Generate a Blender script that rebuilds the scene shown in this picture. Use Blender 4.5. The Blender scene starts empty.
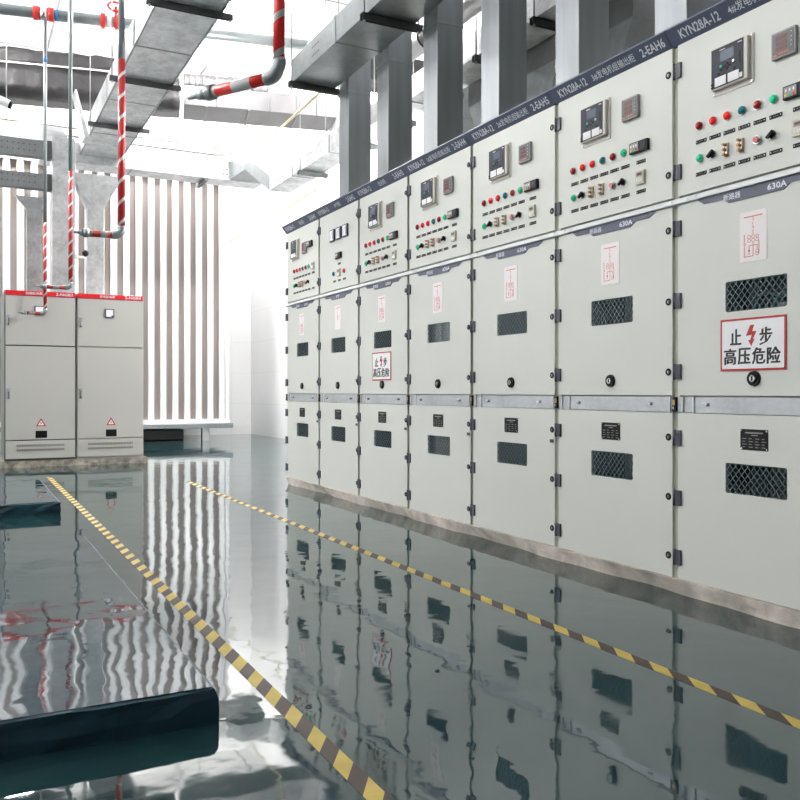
import bpy, bmesh, math, random
from mathutils import Vector, Matrix
random.seed(7)
S = bpy.context.scene
COL = S.collection
PI = math.pi

# ------------------------------------------------------------------ materials
def lin(r, g, b):
    f = lambda v: (v/255/12.92 if v/255 <= .04045 else ((v/255+.055)/1.055)**2.4)
    return (f(r), f(g), f(b), 1)

def mat(name, rgb, rough=.5, metal=0., emit=0., spec=.5, var=0., vscale=8., bump=0., bscale=20., coords='Object', stretch=(1, 1, 1), rvar=0.):
    m = bpy.data.materials.new(name); m.use_nodes = True
    nt = m.node_tree; n = nt.nodes; l = nt.links
    p = n['Principled BSDF']; c = lin(*rgb)
    p.inputs['Base Color'].default_value = c
    p.inputs['Roughness'].default_value = rough
    p.inputs['Metallic'].default_value = metal
    p.inputs['Specular IOR Level'].default_value = spec
    if emit:
        p.inputs['Emission Color'].default_value = c
        p.inputs['Emission Strength'].default_value = emit
    if var or bump or rvar:
        tc = n.new('ShaderNodeTexCoord'); mp = n.new('ShaderNodeMapping')
        mp.inputs['Scale'].default_value = stretch
        l.new(tc.outputs[coords], mp.inputs['Vector'])
    if var or rvar:
        no = n.new('ShaderNodeTexNoise'); no.inputs['Scale'].default_value = vscale; no.inputs['Detail'].default_value = 4
        l.new(mp.outputs[0], no.inputs['Vector'])
        if var:
            r = n.new('ShaderNodeMapRange'); r.inputs[1].default_value = .3; r.inputs[2].default_value = .7
            r.inputs[3].default_value = 1-var; r.inputs[4].default_value = 1+var*.5
            l.new(no.outputs['Fac'], r.inputs[0])
            mx = n.new('ShaderNodeMix'); mx.data_type = 'RGBA'; mx.blend_type = 'MULTIPLY'; mx.inputs[0].default_value = 1
            mx.inputs[6].default_value = c
            l.new(r.outputs[0], mx.inputs[7]); l.new(mx.outputs[2], p.inputs['Base Color'])
        if rvar:
            r2 = n.new('ShaderNodeMapRange'); r2.inputs[1].default_value = .3; r2.inputs[2].default_value = .7
            r2.inputs[3].default_value = max(0, rough-rvar); r2.inputs[4].default_value = rough+rvar
            l.new(no.outputs['Fac'], r2.inputs[0]); l.new(r2.outputs[0], p.inputs['Roughness'])
    if bump:
        nb = n.new('ShaderNodeTexNoise'); nb.inputs['Scale'].default_value = bscale; nb.inputs['Detail'].default_value = 2
        l.new(mp.outputs[0], nb.inputs['Vector'])
        b = n.new('ShaderNodeBump'); b.inputs['Strength'].default_value = 1; b.inputs['Distance'].default_value = bump
        l.new(nb.outputs['Fac'], b.inputs['Height']); l.new(b.outputs[0], p.inputs['Normal'])
    return m

def galvanised(name, rgb, rough=.38, metal=.75, cell=14., amount=.3, mottle=3.):
    """zinc spangle: voronoi flakes over soft stains"""
    m = mat(name, rgb, rough, metal)
    nt = m.node_tree; n = nt.nodes; l = nt.links; p = n['Principled BSDF']
    tc = n.new('ShaderNodeTexCoord')
    v = n.new('ShaderNodeTexVoronoi'); v.inputs['Scale'].default_value = cell
    no = n.new('ShaderNodeTexNoise'); no.inputs['Scale'].default_value = mottle; no.inputs['Detail'].default_value = 6; no.inputs['Roughness'].default_value = .65
    l.new(tc.outputs['Object'], v.inputs['Vector']); l.new(tc.outputs['Object'], no.inputs['Vector'])
    bw = n.new('ShaderNodeRGBToBW'); l.new(v.outputs['Color'], bw.inputs[0])
    a = n.new('ShaderNodeMath'); a.operation = 'ADD'
    sc = n.new('ShaderNodeMath'); sc.operation = 'MULTIPLY'; sc.inputs[1].default_value = 1.9
    l.new(no.outputs['Fac'], sc.inputs[0]); cw = n.new('ShaderNodeMath'); cw.operation = 'MULTIPLY'; cw.inputs[1].default_value = .3; l.new(bw.outputs[0], cw.inputs[0]); l.new(cw.outputs[0], a.inputs[0]); l.new(sc.outputs[0], a.inputs[1])
    r = n.new('ShaderNodeMapRange'); r.inputs[1].default_value = .75; r.inputs[2].default_value = 1.5
    r.inputs[3].default_value = 1-amount; r.inputs[4].default_value = 1+amount*.4
    l.new(a.outputs[0], r.inputs[0])
    mx = n.new('ShaderNodeMix'); mx.data_type = 'RGBA'; mx.blend_type = 'MULTIPLY'; mx.inputs[0].default_value = 1
    mx.inputs[6].default_value = lin(*rgb)
    l.new(r.outputs[0], mx.inputs[7]); l.new(mx.outputs[2], p.inputs['Base Color'])
    r2 = n.new('ShaderNodeMapRange'); r2.inputs[1].default_value = .6; r2.inputs[2].default_value = 1.6
    r2.inputs[3].default_value = rough+.04; r2.inputs[4].default_value = rough-.04
    l.new(a.outputs[0], r2.inputs[0]); l.new(r2.outputs[0], p.inputs['Roughness'])
    return m

def spiral(name, red, grey, pitch, fill, twist=1., off=0.):
    """painted red bands round a pipe along its local Z (twist 1: helix, 0: straight rings)"""
    m = mat(name, red, .35)
    nt = m.node_tree; n = nt.nodes; l = nt.links; p = n['Principled BSDF']
    tc = n.new('ShaderNodeTexCoord'); sx = n.new('ShaderNodeSeparateXYZ'); l.new(tc.outputs['Object'], sx.inputs[0])
    at = n.new('ShaderNodeMath'); at.operation = 'ARCTAN2'; l.new(sx.outputs[1], at.inputs[0]); l.new(sx.outputs[0], at.inputs[1])
    am = n.new('ShaderNodeMath'); am.operation = 'MULTIPLY'; am.inputs[1].default_value = twist/(2*PI); l.new(at.outputs[0], am.inputs[0])
    zm = n.new('ShaderNodeMath'); zm.operation = 'MULTIPLY_ADD'; zm.inputs[1].default_value = 1/pitch; zm.inputs[2].default_value = 20+off; l.new(sx.outputs[2], zm.inputs[0])
    ad = n.new('ShaderNodeMath'); ad.operation = 'ADD'; l.new(am.outputs[0], ad.inputs[0]); l.new(zm.outputs[0], ad.inputs[1])
    fr = n.new('ShaderNodeMath'); fr.operation = 'FRACT'; l.new(ad.outputs[0], fr.inputs[0])
    lt = n.new('ShaderNodeMath'); lt.operation = 'LESS_THAN'; lt.inputs[1].default_value = fill; l.new(fr.outputs[0], lt.inputs[0])
    mx = n.new('ShaderNodeMix'); mx.data_type = 'RGBA'; mx.inputs[6].default_value = lin(*grey); mx.inputs[7].default_value = lin(*red)
    l.new(lt.outputs[0], mx.inputs[0]); l.new(mx.outputs[2], p.inputs['Base Color'])
    return m

def hazard(name):
    """yellow and brown slanted blocks along local Y"""
    m = mat(name, (235, 205, 90), .6, spec=.3)
    nt = m.node_tree; n = nt.nodes; l = nt.links; p = n['Principled BSDF']
    tc = n.new('ShaderNodeTexCoord'); sx = n.new('ShaderNodeSeparateXYZ'); l.new(tc.outputs['Object'], sx.inputs[0])
    a = n.new('ShaderNodeMath'); a.operation = 'MULTIPLY_ADD'; a.inputs[1].default_value = -1.55; l.new(sx.outputs[0], a.inputs[0]); l.new(sx.outputs[1], a.inputs[2])
    b = n.new('ShaderNodeMath'); b.operation = 'MULTIPLY_ADD'; b.inputs[1].default_value = 1/.16; b.inputs[2].default_value = 200; l.new(a.outputs[0], b.inputs[0])
    f = n.new('ShaderNodeMath'); f.operation = 'FRACT'; l.new(b.outputs[0], f.inputs[0])
    lt = n.new('ShaderNodeMath'); lt.operation = 'LESS_THAN'; lt.inputs[1].default_value = .5; l.new(f.outputs[0], lt.inputs[0])
    no = n.new('ShaderNodeTexNoise'); no.inputs['Scale'].default_value = 9; no.inputs['Detail'].default_value = 5; l.new(tc.outputs['Object'], no.inputs['Vector'])
    mx = n.new('ShaderNodeMix'); mx.data_type = 'RGBA'; mx.inputs[6].default_value = lin(66, 56, 50); mx.inputs[7].default_value = lin(190, 168, 86)
    l.new(lt.outputs[0], mx.inputs[0])
    r = n.new('ShaderNodeMapRange'); r.inputs[1].default_value = .3; r.inputs[2].default_value = .75; r.inputs[3].default_value = 1.05; r.inputs[4].default_value = .75
    l.new(no.outputs['Fac'], r.inputs[0])
    m2 = n.new('ShaderNodeMix'); m2.data_type = 'RGBA'; m2.blend_type = 'MULTIPLY'; m2.inputs[0].default_value = 1
    l.new(mx.outputs[2], m2.inputs[6]); l.new(r.outputs[0], m2.inputs[7]); l.new(m2.outputs[2], p.inputs['Base Color'])
    return m

def epoxy(name, rgb, rgb2, rough, waves):
    """glossy self-levelling paint: patchy colour, fine wear, surface undulation (scale, metres)"""
    m = mat(name, rgb, rough)
    nt = m.node_tree; n = nt.nodes; l = nt.links; p = n['Principled BSDF']
    p.inputs['IOR'].default_value = 1.7
    tc = n.new('ShaderNodeTexCoord')
    no = n.new('ShaderNodeTexNoise'); no.inputs['Scale'].default_value = .9; no.inputs['Detail'].default_value = 8; no.inputs['Roughness'].default_value = .6
    l.new(tc.outputs['Object'], no.inputs['Vector'])
    cr = n.new('ShaderNodeMapRange'); cr.inputs[1].default_value = .35; cr.inputs[2].default_value = .68; l.new(no.outputs['Fac'], cr.inputs[0])
    mx = n.new('ShaderNodeMix'); mx.data_type = 'RGBA'; mx.inputs[6].default_value = lin(*rgb); mx.inputs[7].default_value = lin(*rgb2)
    l.new(cr.outputs[0], mx.inputs[0]); l.new(mx.outputs[2], p.inputs['Base Color'])
    n2 = n.new('ShaderNodeTexNoise'); n2.inputs['Scale'].default_value = 2.3; n2.inputs['Detail'].default_value = 9; n2.inputs['Roughness'].default_value = .7
    l.new(tc.outputs['Object'], n2.inputs['Vector'])
    rr = n.new('ShaderNodeMapRange'); rr.inputs[1].default_value = .42; rr.inputs[2].default_value = .75; rr.inputs[3].default_value = rough; rr.inputs[4].default_value = rough+.07
    l.new(n2.outputs['Fac'], rr.inputs[0]); l.new(rr.outputs[0], p.inputs['Roughness'])
    prev = None
    for sc, d in waves:
        w = n.new('ShaderNodeTexNoise'); w.inputs['Scale'].default_value = sc; w.inputs['Detail'].default_value = 1.5
        l.new(tc.outputs['Object'], w.inputs['Vector'])
        b = n.new('ShaderNodeBump'); b.inputs['Strength'].default_value = 1; b.inputs['Distance'].default_value = d
        l.new(w.outputs['Fac'], b.inputs['Height'])
        if prev: l.new(prev.outputs[0], b.inputs['Normal'])
        prev = b
    l.new(prev.outputs[0], p.inputs['Normal'])
    return m

def glass(name, tint=(1, 1, 1)):
    m = bpy.data.materials.new(name); m.use_nodes = True
    nt = m.node_tree; n = nt.nodes; l = nt.links
    n.remove(n['Principled BSDF']); o = n['Material Output']
    t = n.new('ShaderNodeBsdfTransparent'); t.inputs[0].default_value = (*tint, 1)
    g = n.new('ShaderNodeBsdfGlossy'); g.inputs['Roughness'].default_value = .02
    f = n.new('ShaderNodeFresnel'); f.inputs[0].default_value = 1.15
    x = n.new('ShaderNodeMixShader')
    l.new(f.outputs[0], x.inputs[0]); l.new(t.outputs[0], x.inputs[1]); l.new(g.outputs[0], x.inputs[2]); l.new(x.outputs[0], o.inputs[0])
    return m

def ceiling_mat(name):
    """white steel panels with thin grey joints"""
    m = mat(name, (238, 238, 238), .5)
    nt = m.node_tree; n = nt.nodes; l = nt.links; p = n['Principled BSDF']
    tc = n.new('ShaderNodeTexCoord')
    b = n.new('ShaderNodeTexBrick'); b.offset = 0; b.inputs['Scale'].default_value = 1
    b.inputs['Color1'].default_value = lin(240, 240, 240); b.inputs['Color2'].default_value = lin(236, 237, 238); b.inputs['Mortar'].default_value = lin(96, 98, 100)
    b.inputs['Mortar Size'].default_value = .02; b.inputs['Brick Width'].default_value = 1.2; b.inputs['Row Height'].default_value = 1.2
    l.new(tc.outputs['Object'], b.inputs['Vector']); l.new(b.outputs['Color'], p.inputs['Base Color'])
    return m

def wall_mat(name, rgb):
    """white plaster with faint tile joints"""
    m = mat(name, rgb, .45)
    nt = m.node_tree; n = nt.nodes; l = nt.links; p = n['Principled BSDF']
    tc = n.new('ShaderNodeTexCoord'); sx = n.new('ShaderNodeSeparateXYZ'); l.new(tc.outputs['Object'], sx.inputs[0])
    ad = n.new('ShaderNodeMath'); ad.operation = 'ADD'; l.new(sx.outputs[0], ad.inputs[0]); l.new(sx.outputs[1], ad.inputs[1])
    cb = n.new('ShaderNodeCombineXYZ'); l.new(ad.outputs[0], cb.inputs[0]); l.new(sx.outputs[2], cb.inputs[1])
    b = n.new('ShaderNodeTexBrick'); b.offset = 0; b.inputs['Scale'].default_value = 1
    c = lin(*rgb); b.inputs['Color1'].default_value = c; b.inputs['Color2'].default_value = c
    b.inputs['Mortar'].default_value = tuple(v*.9 for v in c[:3])+(1,)
    b.inputs['Mortar Size'].default_value = .006; b.inputs['Brick Width'].default_value = .6; b.inputs['Row Height'].default_value = .6
    l.new(cb.outputs[0], b.inputs['Vector']); l.new(b.outputs['Color'], p.inputs['Base Color'])
    return m

def perforated(name):
    """brownish perforated sheet: tiny dark holes in a regular grid"""
    m = mat(name, (150, 138, 130), .55, .2)
    nt = m.node_tree; n = nt.nodes; l = nt.links; p = n['Principled BSDF']
    tc = n.new('ShaderNodeTexCoord'); v = n.new('ShaderNodeTexVoronoi'); v.inputs['Scale'].default_value = 45; v.inputs['Randomness'].default_value = 0
    l.new(tc.outputs['Object'], v.inputs['Vector'])
    r = n.new('ShaderNodeMapRange'); r.inputs[1].default_value = .25; r.inputs[2].default_value = .35; l.new(v.outputs['Distance'], r.inputs[0])
    no = n.new('ShaderNodeTexNoise'); no.inputs['Scale'].default_value = 5; l.new(tc.outputs['Object'], no.inputs['Vector'])
    hs = n.new('ShaderNodeMix'); hs.data_type = 'RGBA'; hs.inputs[6].default_value = lin(132, 116, 106); hs.inputs[7].default_value = lin(122, 120, 120); l.new(no.outputs['Fac'], hs.inputs[0])
    mx = n.new('ShaderNodeMix'); mx.data_type = 'RGBA'; mx.inputs[6].default_value = lin(70, 60, 55); l.new(r.outputs[0], mx.inputs[0]); l.new(hs.outputs[2], mx.inputs[7])
    l.new(mx.outputs[2], p.inputs['Base Color'])
    return m

M = dict(
    floor=epoxy('floor_epoxy', (25, 53, 57), (36, 57, 59), .02, [(.8, .006), (4, .0019), (13, .0003)]),
    plinth_top=epoxy('plinth_epoxy', (34, 62, 72), (46, 68, 76), .02, [(2.6, .006), (8, .0011)]),
    plinth_side=mat('plinth_side_paint', (30, 68, 82), .45, var=.4, vscale=10, bump=.012, bscale=9),
    wall=wall_mat('white_wall', (238, 238, 238)),
    ceiling=ceiling_mat('ceiling_panels'),
    door=mat('cubicle_paint', (217, 219, 214), .38, var=.02, vscale=2),
    carcass=mat('cubicle_frame_paint', (186, 186, 172), .5),
    white_edge=mat('white_trim', (232, 234, 236), .3),
    header=mat('header_blue', (84, 90, 112), .4),
    badge=mat('badge_blue', (82, 86, 106), .4),
    hinge=mat('hinge_grey', (70, 70, 84), .45),
    black=mat('black_plastic', (14, 14, 16), .5, spec=.25),
    dark=mat('dark_interior', (12, 12, 13), .8),
    white=mat('white_paint', (245, 245, 248), .5),
    lettering=mat('white_lettering', (226, 230, 238), .5),
    red_sign=mat('sign_red', (174, 26, 32), .45),
    ink=mat('sign_black', (30, 30, 34), .5),
    pink=mat('label_pinkish', (245, 239, 240), .5),
    redline=mat('label_red', (214, 122, 118), .5),
    relay_case=mat('relay_beige', (208, 204, 196), .4),
    relay_face=mat('relay_face', (66, 70, 78), .6, spec=.2),
    screen=mat('lcd_screen', (92, 106, 124), .2),
    meter_frame=mat('meter_grey', (150, 150, 152), .4),
    meter_face=mat('meter_face', (90, 88, 90), .4),
    digits=mat('dark_red_digits', (92, 14, 20), .3),
    orange=mat('orange_print', (226, 130, 96), .5),
    red=mat('lamp_red', (226, 26, 30), .18, emit=.18),
    dkred=mat('lamp_dark_red', (166, 24, 28), .18),
    teal=mat('lamp_teal', (14, 120, 128), .18),
    green=mat('lamp_green', (30, 190, 140), .18, emit=.15),
    yellow=mat('lamp_yellow', (236, 200, 40), .3),
    chrome=mat('chrome', (210, 210, 212), .2, .9),
    brass=mat('brass_terminal', (176, 142, 98), .35, .6),
    beige=mat('counter_beige', (206, 202, 184), .45),
    mesh=mat('wire_mesh', (92, 110, 118), .45, .3),
    pane=glass('window_glass', (.95, .97, .97)),
    foil_grey=mat('grey_wrap', (72, 70, 72), .5, .2, var=.2, vscale=4),
    cable=mat('teal_cable', (30, 110, 105), .4),
    greyplate=mat('inner_grey', (150, 152, 154), .5),
    galv=galvanised('galvanised_bright', (214, 216, 218), .36, .6, 30, .36, 4.5),
    galv_mid=galvanised('galvanised_grey', (150, 154, 156), .36, .75, 26, .22, 2.2),
    galv_riser=mat('galvanised_riser', (146, 150, 154), .48, .85, var=.16, vscale=3, stretch=(4, 4, .35)),
    galv_tray=galvanised('galvanised_tray', (126, 129, 131), .45, .6, 20, .2),
    galv_rail=galvanised('galvanised_rail', (196, 200, 205), .42, .5, 60, .2),
    steel_dark=mat('dark_channel_steel', (74, 78, 78), .45, .5),
    rod=mat('threaded_rod', (150, 152, 154), .4, .6),
    pipe=galvanised('galvanised_pipe', (138, 144, 146), .34, .6, 12, .12),
    foil=mat('black_wrap', (24, 22, 24), .6, 0, var=.35, vscale=3, bump=.05, bscale=4),
    foil_edge=mat('wrap_seam', (190, 188, 186), .5),
    coupling=mat('red_coupling', (206, 40, 32), .35),
    blue=mat('blue_tape', (40, 120, 190), .4),
    cabinet=mat('cabinet_grey', (184, 182, 178), .35, var=.02, vscale=2),
    cabinet_dark=mat('cabinet_edge', (84, 92, 88), .5),
    band=mat('red_band', (206, 28, 40), .4),
    vent=mat('vent_shadow', (128, 126, 122), .6),
    concrete=mat('rough_concrete', (238, 227, 217), .85, var=.35, vscale=7, bump=.01, bscale=22),
    concrete_dark=mat('worn_concrete', (128, 122, 112), .85, var=.6, vscale=14, bump=.015, bscale=18),
    slat=mat('white_baffle', (236, 236, 238), .27, .45, var=.04, vscale=3),
    perf=perforated('perforated_sheet'),
    yellow_conduit=mat('pale_yellow_conduit', (206, 196, 160), .45),
    beam=mat('beige_beam', (200, 190, 168), .6),
    tape=hazard('hazard_tape'),
    hinge_gap=mat('seam_olive', (120, 120, 104), .6),
)
STRIPE = spiral('red_white_helix', (158, 26, 28), (205, 208, 208), .13, .80, -1.)  # thin and middle pipes get a darker red, their shade put into the paint
STRIPE_MID = spiral('red_white_wide_helix', (166, 27, 29), (205, 208, 208), .205, .82, -1.)
STRIPE_BIG = spiral('red_grey_helix', (206, 34, 30), (176, 178, 178), .235, .80, -.6, .16)
RINGS = spiral('red_grey_rings', (206, 38, 32), (176, 178, 178), .30, .47, 0., .02)
RINGS_SMALL = spiral('shaded_red_grey_rings', (150, 26, 28), (120, 122, 122), .14, .55, 0., .1)  # arm bands darkened in colour to stand for backlit shade

def tube_mat(strength):
    m = bpy.data.materials.new('fluorescent_tube'); m.use_nodes = True
    p = m.node_tree.nodes['Principled BSDF']
    p.inputs['Base Color'].default_value = (.9, .9, .9, 1)
    p.inputs['Emission Color'].default_value = (1, .985, .965, 1); p.inputs['Emission Strength'].default_value = strength
    return m

# ------------------------------------------------------------------ mesh helpers
class MB:
    def __init__(s, T=None):
        s.bm = bmesh.new(); s.T = T or (lambda a, b, c: (a, b, c)); s.mi = 0
    def _faces(s, before):
        for f in s.bm.faces:
            if f.index == -1 or f not in before: pass
    def box(s, a0, a1, b0, b1, c0, c1, bev=0., m=None):
        m = s.mi if m is None else m
        vs = [s.bm.verts.new(s.T(a, b, c)) for a in (a0, a1) for b in (b0, b1) for c in (c0, c1)]
        idx = ((0, 1, 3, 2), (4, 6, 7, 5), (0, 4, 5, 1), (2, 3, 7, 6), (0, 2, 6, 4), (1, 5, 7, 3))
        fs = [s.bm.faces.new([vs[i] for i in q]) for q in idx]
        for f in fs: f.material_index = m
        if bev:
            es = list({e for f in fs for e in f.edges})
            r = bmesh.ops.bevel(s.bm, geom=es, offset=bev, segments=2, profile=.5, affect='EDGES')
            for f in r['faces']: f.material_index = m
        return s
    def cyl(s, p0, p1, r0, r1=None, n=16, m=None, caps=True):
        m = s.mi if m is None else m; r1 = r0 if r1 is None else r1
        A = Vector(s.T(*p0)); B = Vector(s.T(*p1)); d = (B-A).normalized()
        x = d.orthogonal().normalized(); y = d.cross(x)
        ra = []; rb = []
        for i in range(n):
            t = 2*PI*i/n; o = x*math.cos(t)+y*math.sin(t)
            ra.append(s.bm.verts.new(A+o*r0)); rb.append(s.bm.verts.new(B+o*r1))
        for i in range(n):
            j = (i+1) % n
            f = s.bm.faces.new((ra[i], ra[j], rb[j], rb[i])); f.smooth = True; f.material_index = m
        if caps:
            f = s.bm.faces.new(ra[::-1]); f.material_index = m
            f = s.bm.faces.new(rb); f.material_index = m
        return s
    def tube(s, pts, r, n=12, m=None):
        """smooth tube through points"""
        m = s.mi if m is None else m
        P = [Vector(s.T(*p)) for p in pts]; rings = []
        x = None
        for i, p in enumerate(P):
            d = (P[min(i+1, len(P)-1)]-P[max(i-1, 0)]).normalized()
            x = d.orthogonal().normalized() if x is None else (x-d*x.dot(d)).normalized()
            y = d.cross(x)
            rings.append([s.bm.verts.new(p+(x*math.cos(2*PI*k/n)+y*math.sin(2*PI*k/n))*r) for k in range(n)])
        for a, b in zip(rings, rings[1:]):
            for k in range(n):
                f = s.bm.faces.new((a[k], a[(k+1) % n], b[(k+1) % n], b[k])); f.smooth = True; f.material_index = m
        for ring, rev in ((rings[0], 1), (rings[-1], 0)):
            f = s.bm.faces.new(ring[::-1] if rev else ring); f.material_index = m
        return s
    def dome(s, c, r, h, n=14, m=None):
        """dome bulging towards -d (second coordinate)"""
        m = s.mi if m is None else m; rings = []
        for k in range(5):
            a = k/5*PI/2; rr = r*math.cos(a); dd = -h*math.sin(a)
            rings.append([s.bm.verts.new(s.T(c[0]+rr*math.cos(2*PI*i/n), c[1]+dd, c[2]+rr*math.sin(2*PI*i/n))) for i in range(n)])
        top = s.bm.verts.new(s.T(c[0], c[1]-h, c[2]))
        for a, b in zip(rings, rings[1:]):
            for i in range(n):
                f = s.bm.faces.new((a[i], a[(i+1) % n], b[(i+1) % n], b[i])); f.smooth = True; f.material_index = m
        for i in range(n):
            f = s.bm.faces.new((rings[-1][i], rings[-1][(i+1) % n], top)); f.smooth = True; f.material_index = m
        return s
    def prism(s, prof, a0, a1, axis='a', m=None):
        """profile extruded along a (profile in b,c), b (profile in a,c) or c (profile in a,b)"""
        m = s.mi if m is None else m
        put = {'a': lambda t, p: (t, p[0], p[1]), 'b': lambda t, p: (p[0], t, p[1]), 'c': lambda t, p: (p[0], p[1], t)}[axis]
        A = [s.bm.verts.new(s.T(*put(a0, p))) for p in prof]; B = [s.bm.verts.new(s.T(*put(a1, p))) for p in prof]
        k = len(prof)
        fs = [s.bm.faces.new(A), s.bm.faces.new(B[::-1])]
        for i in range(k):
            j = (i+1) % k; fs.append(s.bm.faces.new((A[i], B[i], B[j], A[j])))
        for f in fs: f.material_index = m
        bmesh.ops.recalc_face_normals(s.bm, faces=fs)
        return s
    def frustum(s, bot, top, m=None):
        """two matching 4-point loops joined into a solid"""
        m = s.mi if m is None else m
        A = [s.bm.verts.new(s.T(*p)) for p in bot]; B = [s.bm.verts.new(s.T(*p)) for p in top]; k = len(A)
        fs = [s.bm.faces.new(A[::-1]), s.bm.faces.new(B)]
        for i in range(k):
            j = (i+1) % k; fs.append(s.bm.faces.new((A[i], A[j], B[j], B[i])))
        for f in fs: f.material_index = m
        bmesh.ops.recalc_face_normals(s.bm, faces=fs)
        return s
    def plate(s, outer, holes, b0, b1, m=None):
        """plate in the a,c plane from b0 (front) to b1 with holes"""
        m = s.mi if m is None else m
        es = []
        for loop in [outer]+holes:
            vs = [s.bm.verts.new(s.T(p[0], b0, p[1])) for p in loop]
            es += [s.bm.edges.new((vs[i], vs[(i+1) % len(vs)])) for i in range(len(vs))]
        r = bmesh.ops.triangle_fill(s.bm, edges=es, use_beauty=True)
        fs = [g for g in r['geom'] if isinstance(g, bmesh.types.BMFace)]
        ex = bmesh.ops.extrude_face_region(s.bm, geom=fs)
        nv = [g for g in ex['geom'] if isinstance(g, bmesh.types.BMVert)]
        d = Vector(s.T(0, b1, 0))-Vector(s.T(0, b0, 0))
        bmesh.ops.translate(s.bm, verts=nv, vec=d)
        allf = list({f for v in nv for f in v.link_faces} | set(fs))
        for f in allf: f.material_index = m
        bmesh.ops.recalc_face_normals(s.bm, faces=allf)
        return s
    def text(s, string, mapf, m=None, heavy=False):
        """mapf(x in 0..1, y in 0..1) -> coordinates"""
        m = s.mi if m is None else m
        vs, fs = text_data(string, heavy)
        V = [s.bm.verts.new(s.T(*mapf(x, y))) for x, y in vs]
        for f in fs:
            try: q = s.bm.faces.new([V[i] for i in f]); q.material_index = m
            except ValueError: pass
        return s
    def mesh(s, name):
        me = bpy.data.meshes.new(name); s.bm.to_mesh(me); s.bm.free(); return me
    def build(s, name, mats, parent=None, loc=None, **kw):
        if not isinstance(mats, (list, tuple)): mats = [mats]
        me = s.mesh(name)
        for x in mats: me.materials.append(x)
        return link(name, me, parent, loc, **kw)

def link(name, me, parent=None, loc=None, label=None, cat=None, group=None, kind=None):
    o = bpy.data.objects.new(name, me); COL.objects.link(o)
    if parent: o.parent = parent
    if loc: o.location = loc
    return tag(o, label, cat, group, kind)

def tag(o, label=None, cat=None, group=None, kind=None):
    if label: o['label'] = label
    if cat: o['category'] = cat
    if group: o['group'] = group
    if kind: o['kind'] = kind
    return o

def thing(name, loc, label, cat, group=None):
    return link(name, None, None, loc, label, cat, group)

TXT = {}
def text_data(string, heavy=False):
    key = (string, heavy)
    if key in TXT: return TXT[key]
    cu = bpy.data.curves.new('t', 'FONT'); cu.body = string; cu.resolution_u = 2; cu.offset = .024 if heavy else .018 if string.isascii() else .006
    o = bpy.data.objects.new('t', cu); COL.objects.link(o)
    dg = bpy.context.evaluated_depsgraph_get(); dg.update()
    me = bpy.data.meshes.new_from_object(o.evaluated_get(dg))
    vs = [(v.co.x, v.co.y) for v in me.vertices]; fs = [tuple(p.vertices) for p in me.polygons]
    x0 = min(v[0] for v in vs); x1 = max(v[0] for v in vs); y0 = min(v[1] for v in vs); y1 = max(v[1] for v in vs)
    vs = [((x-x0)/(x1-x0), (y-y0)/(y1-y0)) for x, y in vs]
    bpy.data.objects.remove(o); bpy.data.curves.remove(cu); bpy.data.meshes.remove(me)
    TXT[key] = (vs, fs); return TXT[key]

def rrect(a0, a1, c0, c1, r, n=3):
    out = []
    for cx, cy, t0 in ((a1-r, c1-r, 0), (a0+r, c1-r, PI/2), (a0+r, c0+r, PI), (a1-r, c0+r, 1.5*PI)):
        for k in range(n+1):
            t = t0+PI/2*k/n; out.append((cx+r*math.cos(t), cy+r*math.sin(t)))
    return out

# ------------------------------------------------------------------ the room
def struct(name, mb, m, **kw): return mb.build(name, m, kind='structure', **kw)
XL, XR, YF, YB, ZC = -5.2, 5.1, -8.0, 16.3, 6.2
struct('floor', MB().box(XL, XR, YF, YB, -.15, 0), M['floor'])
struct('ceiling', MB().box(XL, XR, YF, YB, ZC, ZC+.15), M['ceiling'])
struct('wall_right', MB().box(XR, XR+.2, YF, YB, -.15, ZC+.15), M['wall'])
struct('wall_left', MB().box(XL-.2, XL, YF, YB, -.15, ZC+.15), M['wall'])
struct('wall_back', MB().box(XL, XR, YB, YB+.2, -.15, ZC+.15), M['wall'])
struct('wall_front', MB().box(XL, XR, YF-.2, YF, -.15, ZC+.15), mat('front_wall_unlit', (60, 62, 64), .6))  # dark colour stands in for an unlit hall behind the camera
struct('trim_1', MB().box(XL, XR, YB-.12, YB, 5.42, 5.6), M['beam'])

# ------------------------------------------------------------------ switchgear row
XD = 2.62            # door faces
PITCH = .785
Y0 = 2.587           # seam between the two nearest cubicles
ZB = .067
def TC(u, d, z): return (d-.75, .3925-u, z-ZB)
CACHE = {}
def cpart(key, name, build, mats, parent, **kw):
    """part of a cubicle; the mesh is made once and shared by the other cubicles"""
    if key not in CACHE:
        mb = MB(TC); build(mb); me = mb.mesh(name)
        for x in (mats if isinstance(mats, (list, tuple)) else [mats]): me.materials.append(M[x])
        CACHE[key] = me
    return link(name, CACHE[key], parent, **kw)

UD0, UD1 = .005, .760
def door_plate(z0, z1, win=None):
    def f(b):
        holes = [rrect(win[0], win[1], win[2], win[3], .008)[::-1]] if win else []
        b.plate([(UD0, z0), (UD1, z0), (UD1, z1), (UD0, z1)], holes, 0, .018)
        # folded edges
        b.box(UD0, UD0+.002, .0, .02, z0, z1); b.box(UD1-.002, UD1, .0, .02, z0, z1)
    return f

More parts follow.
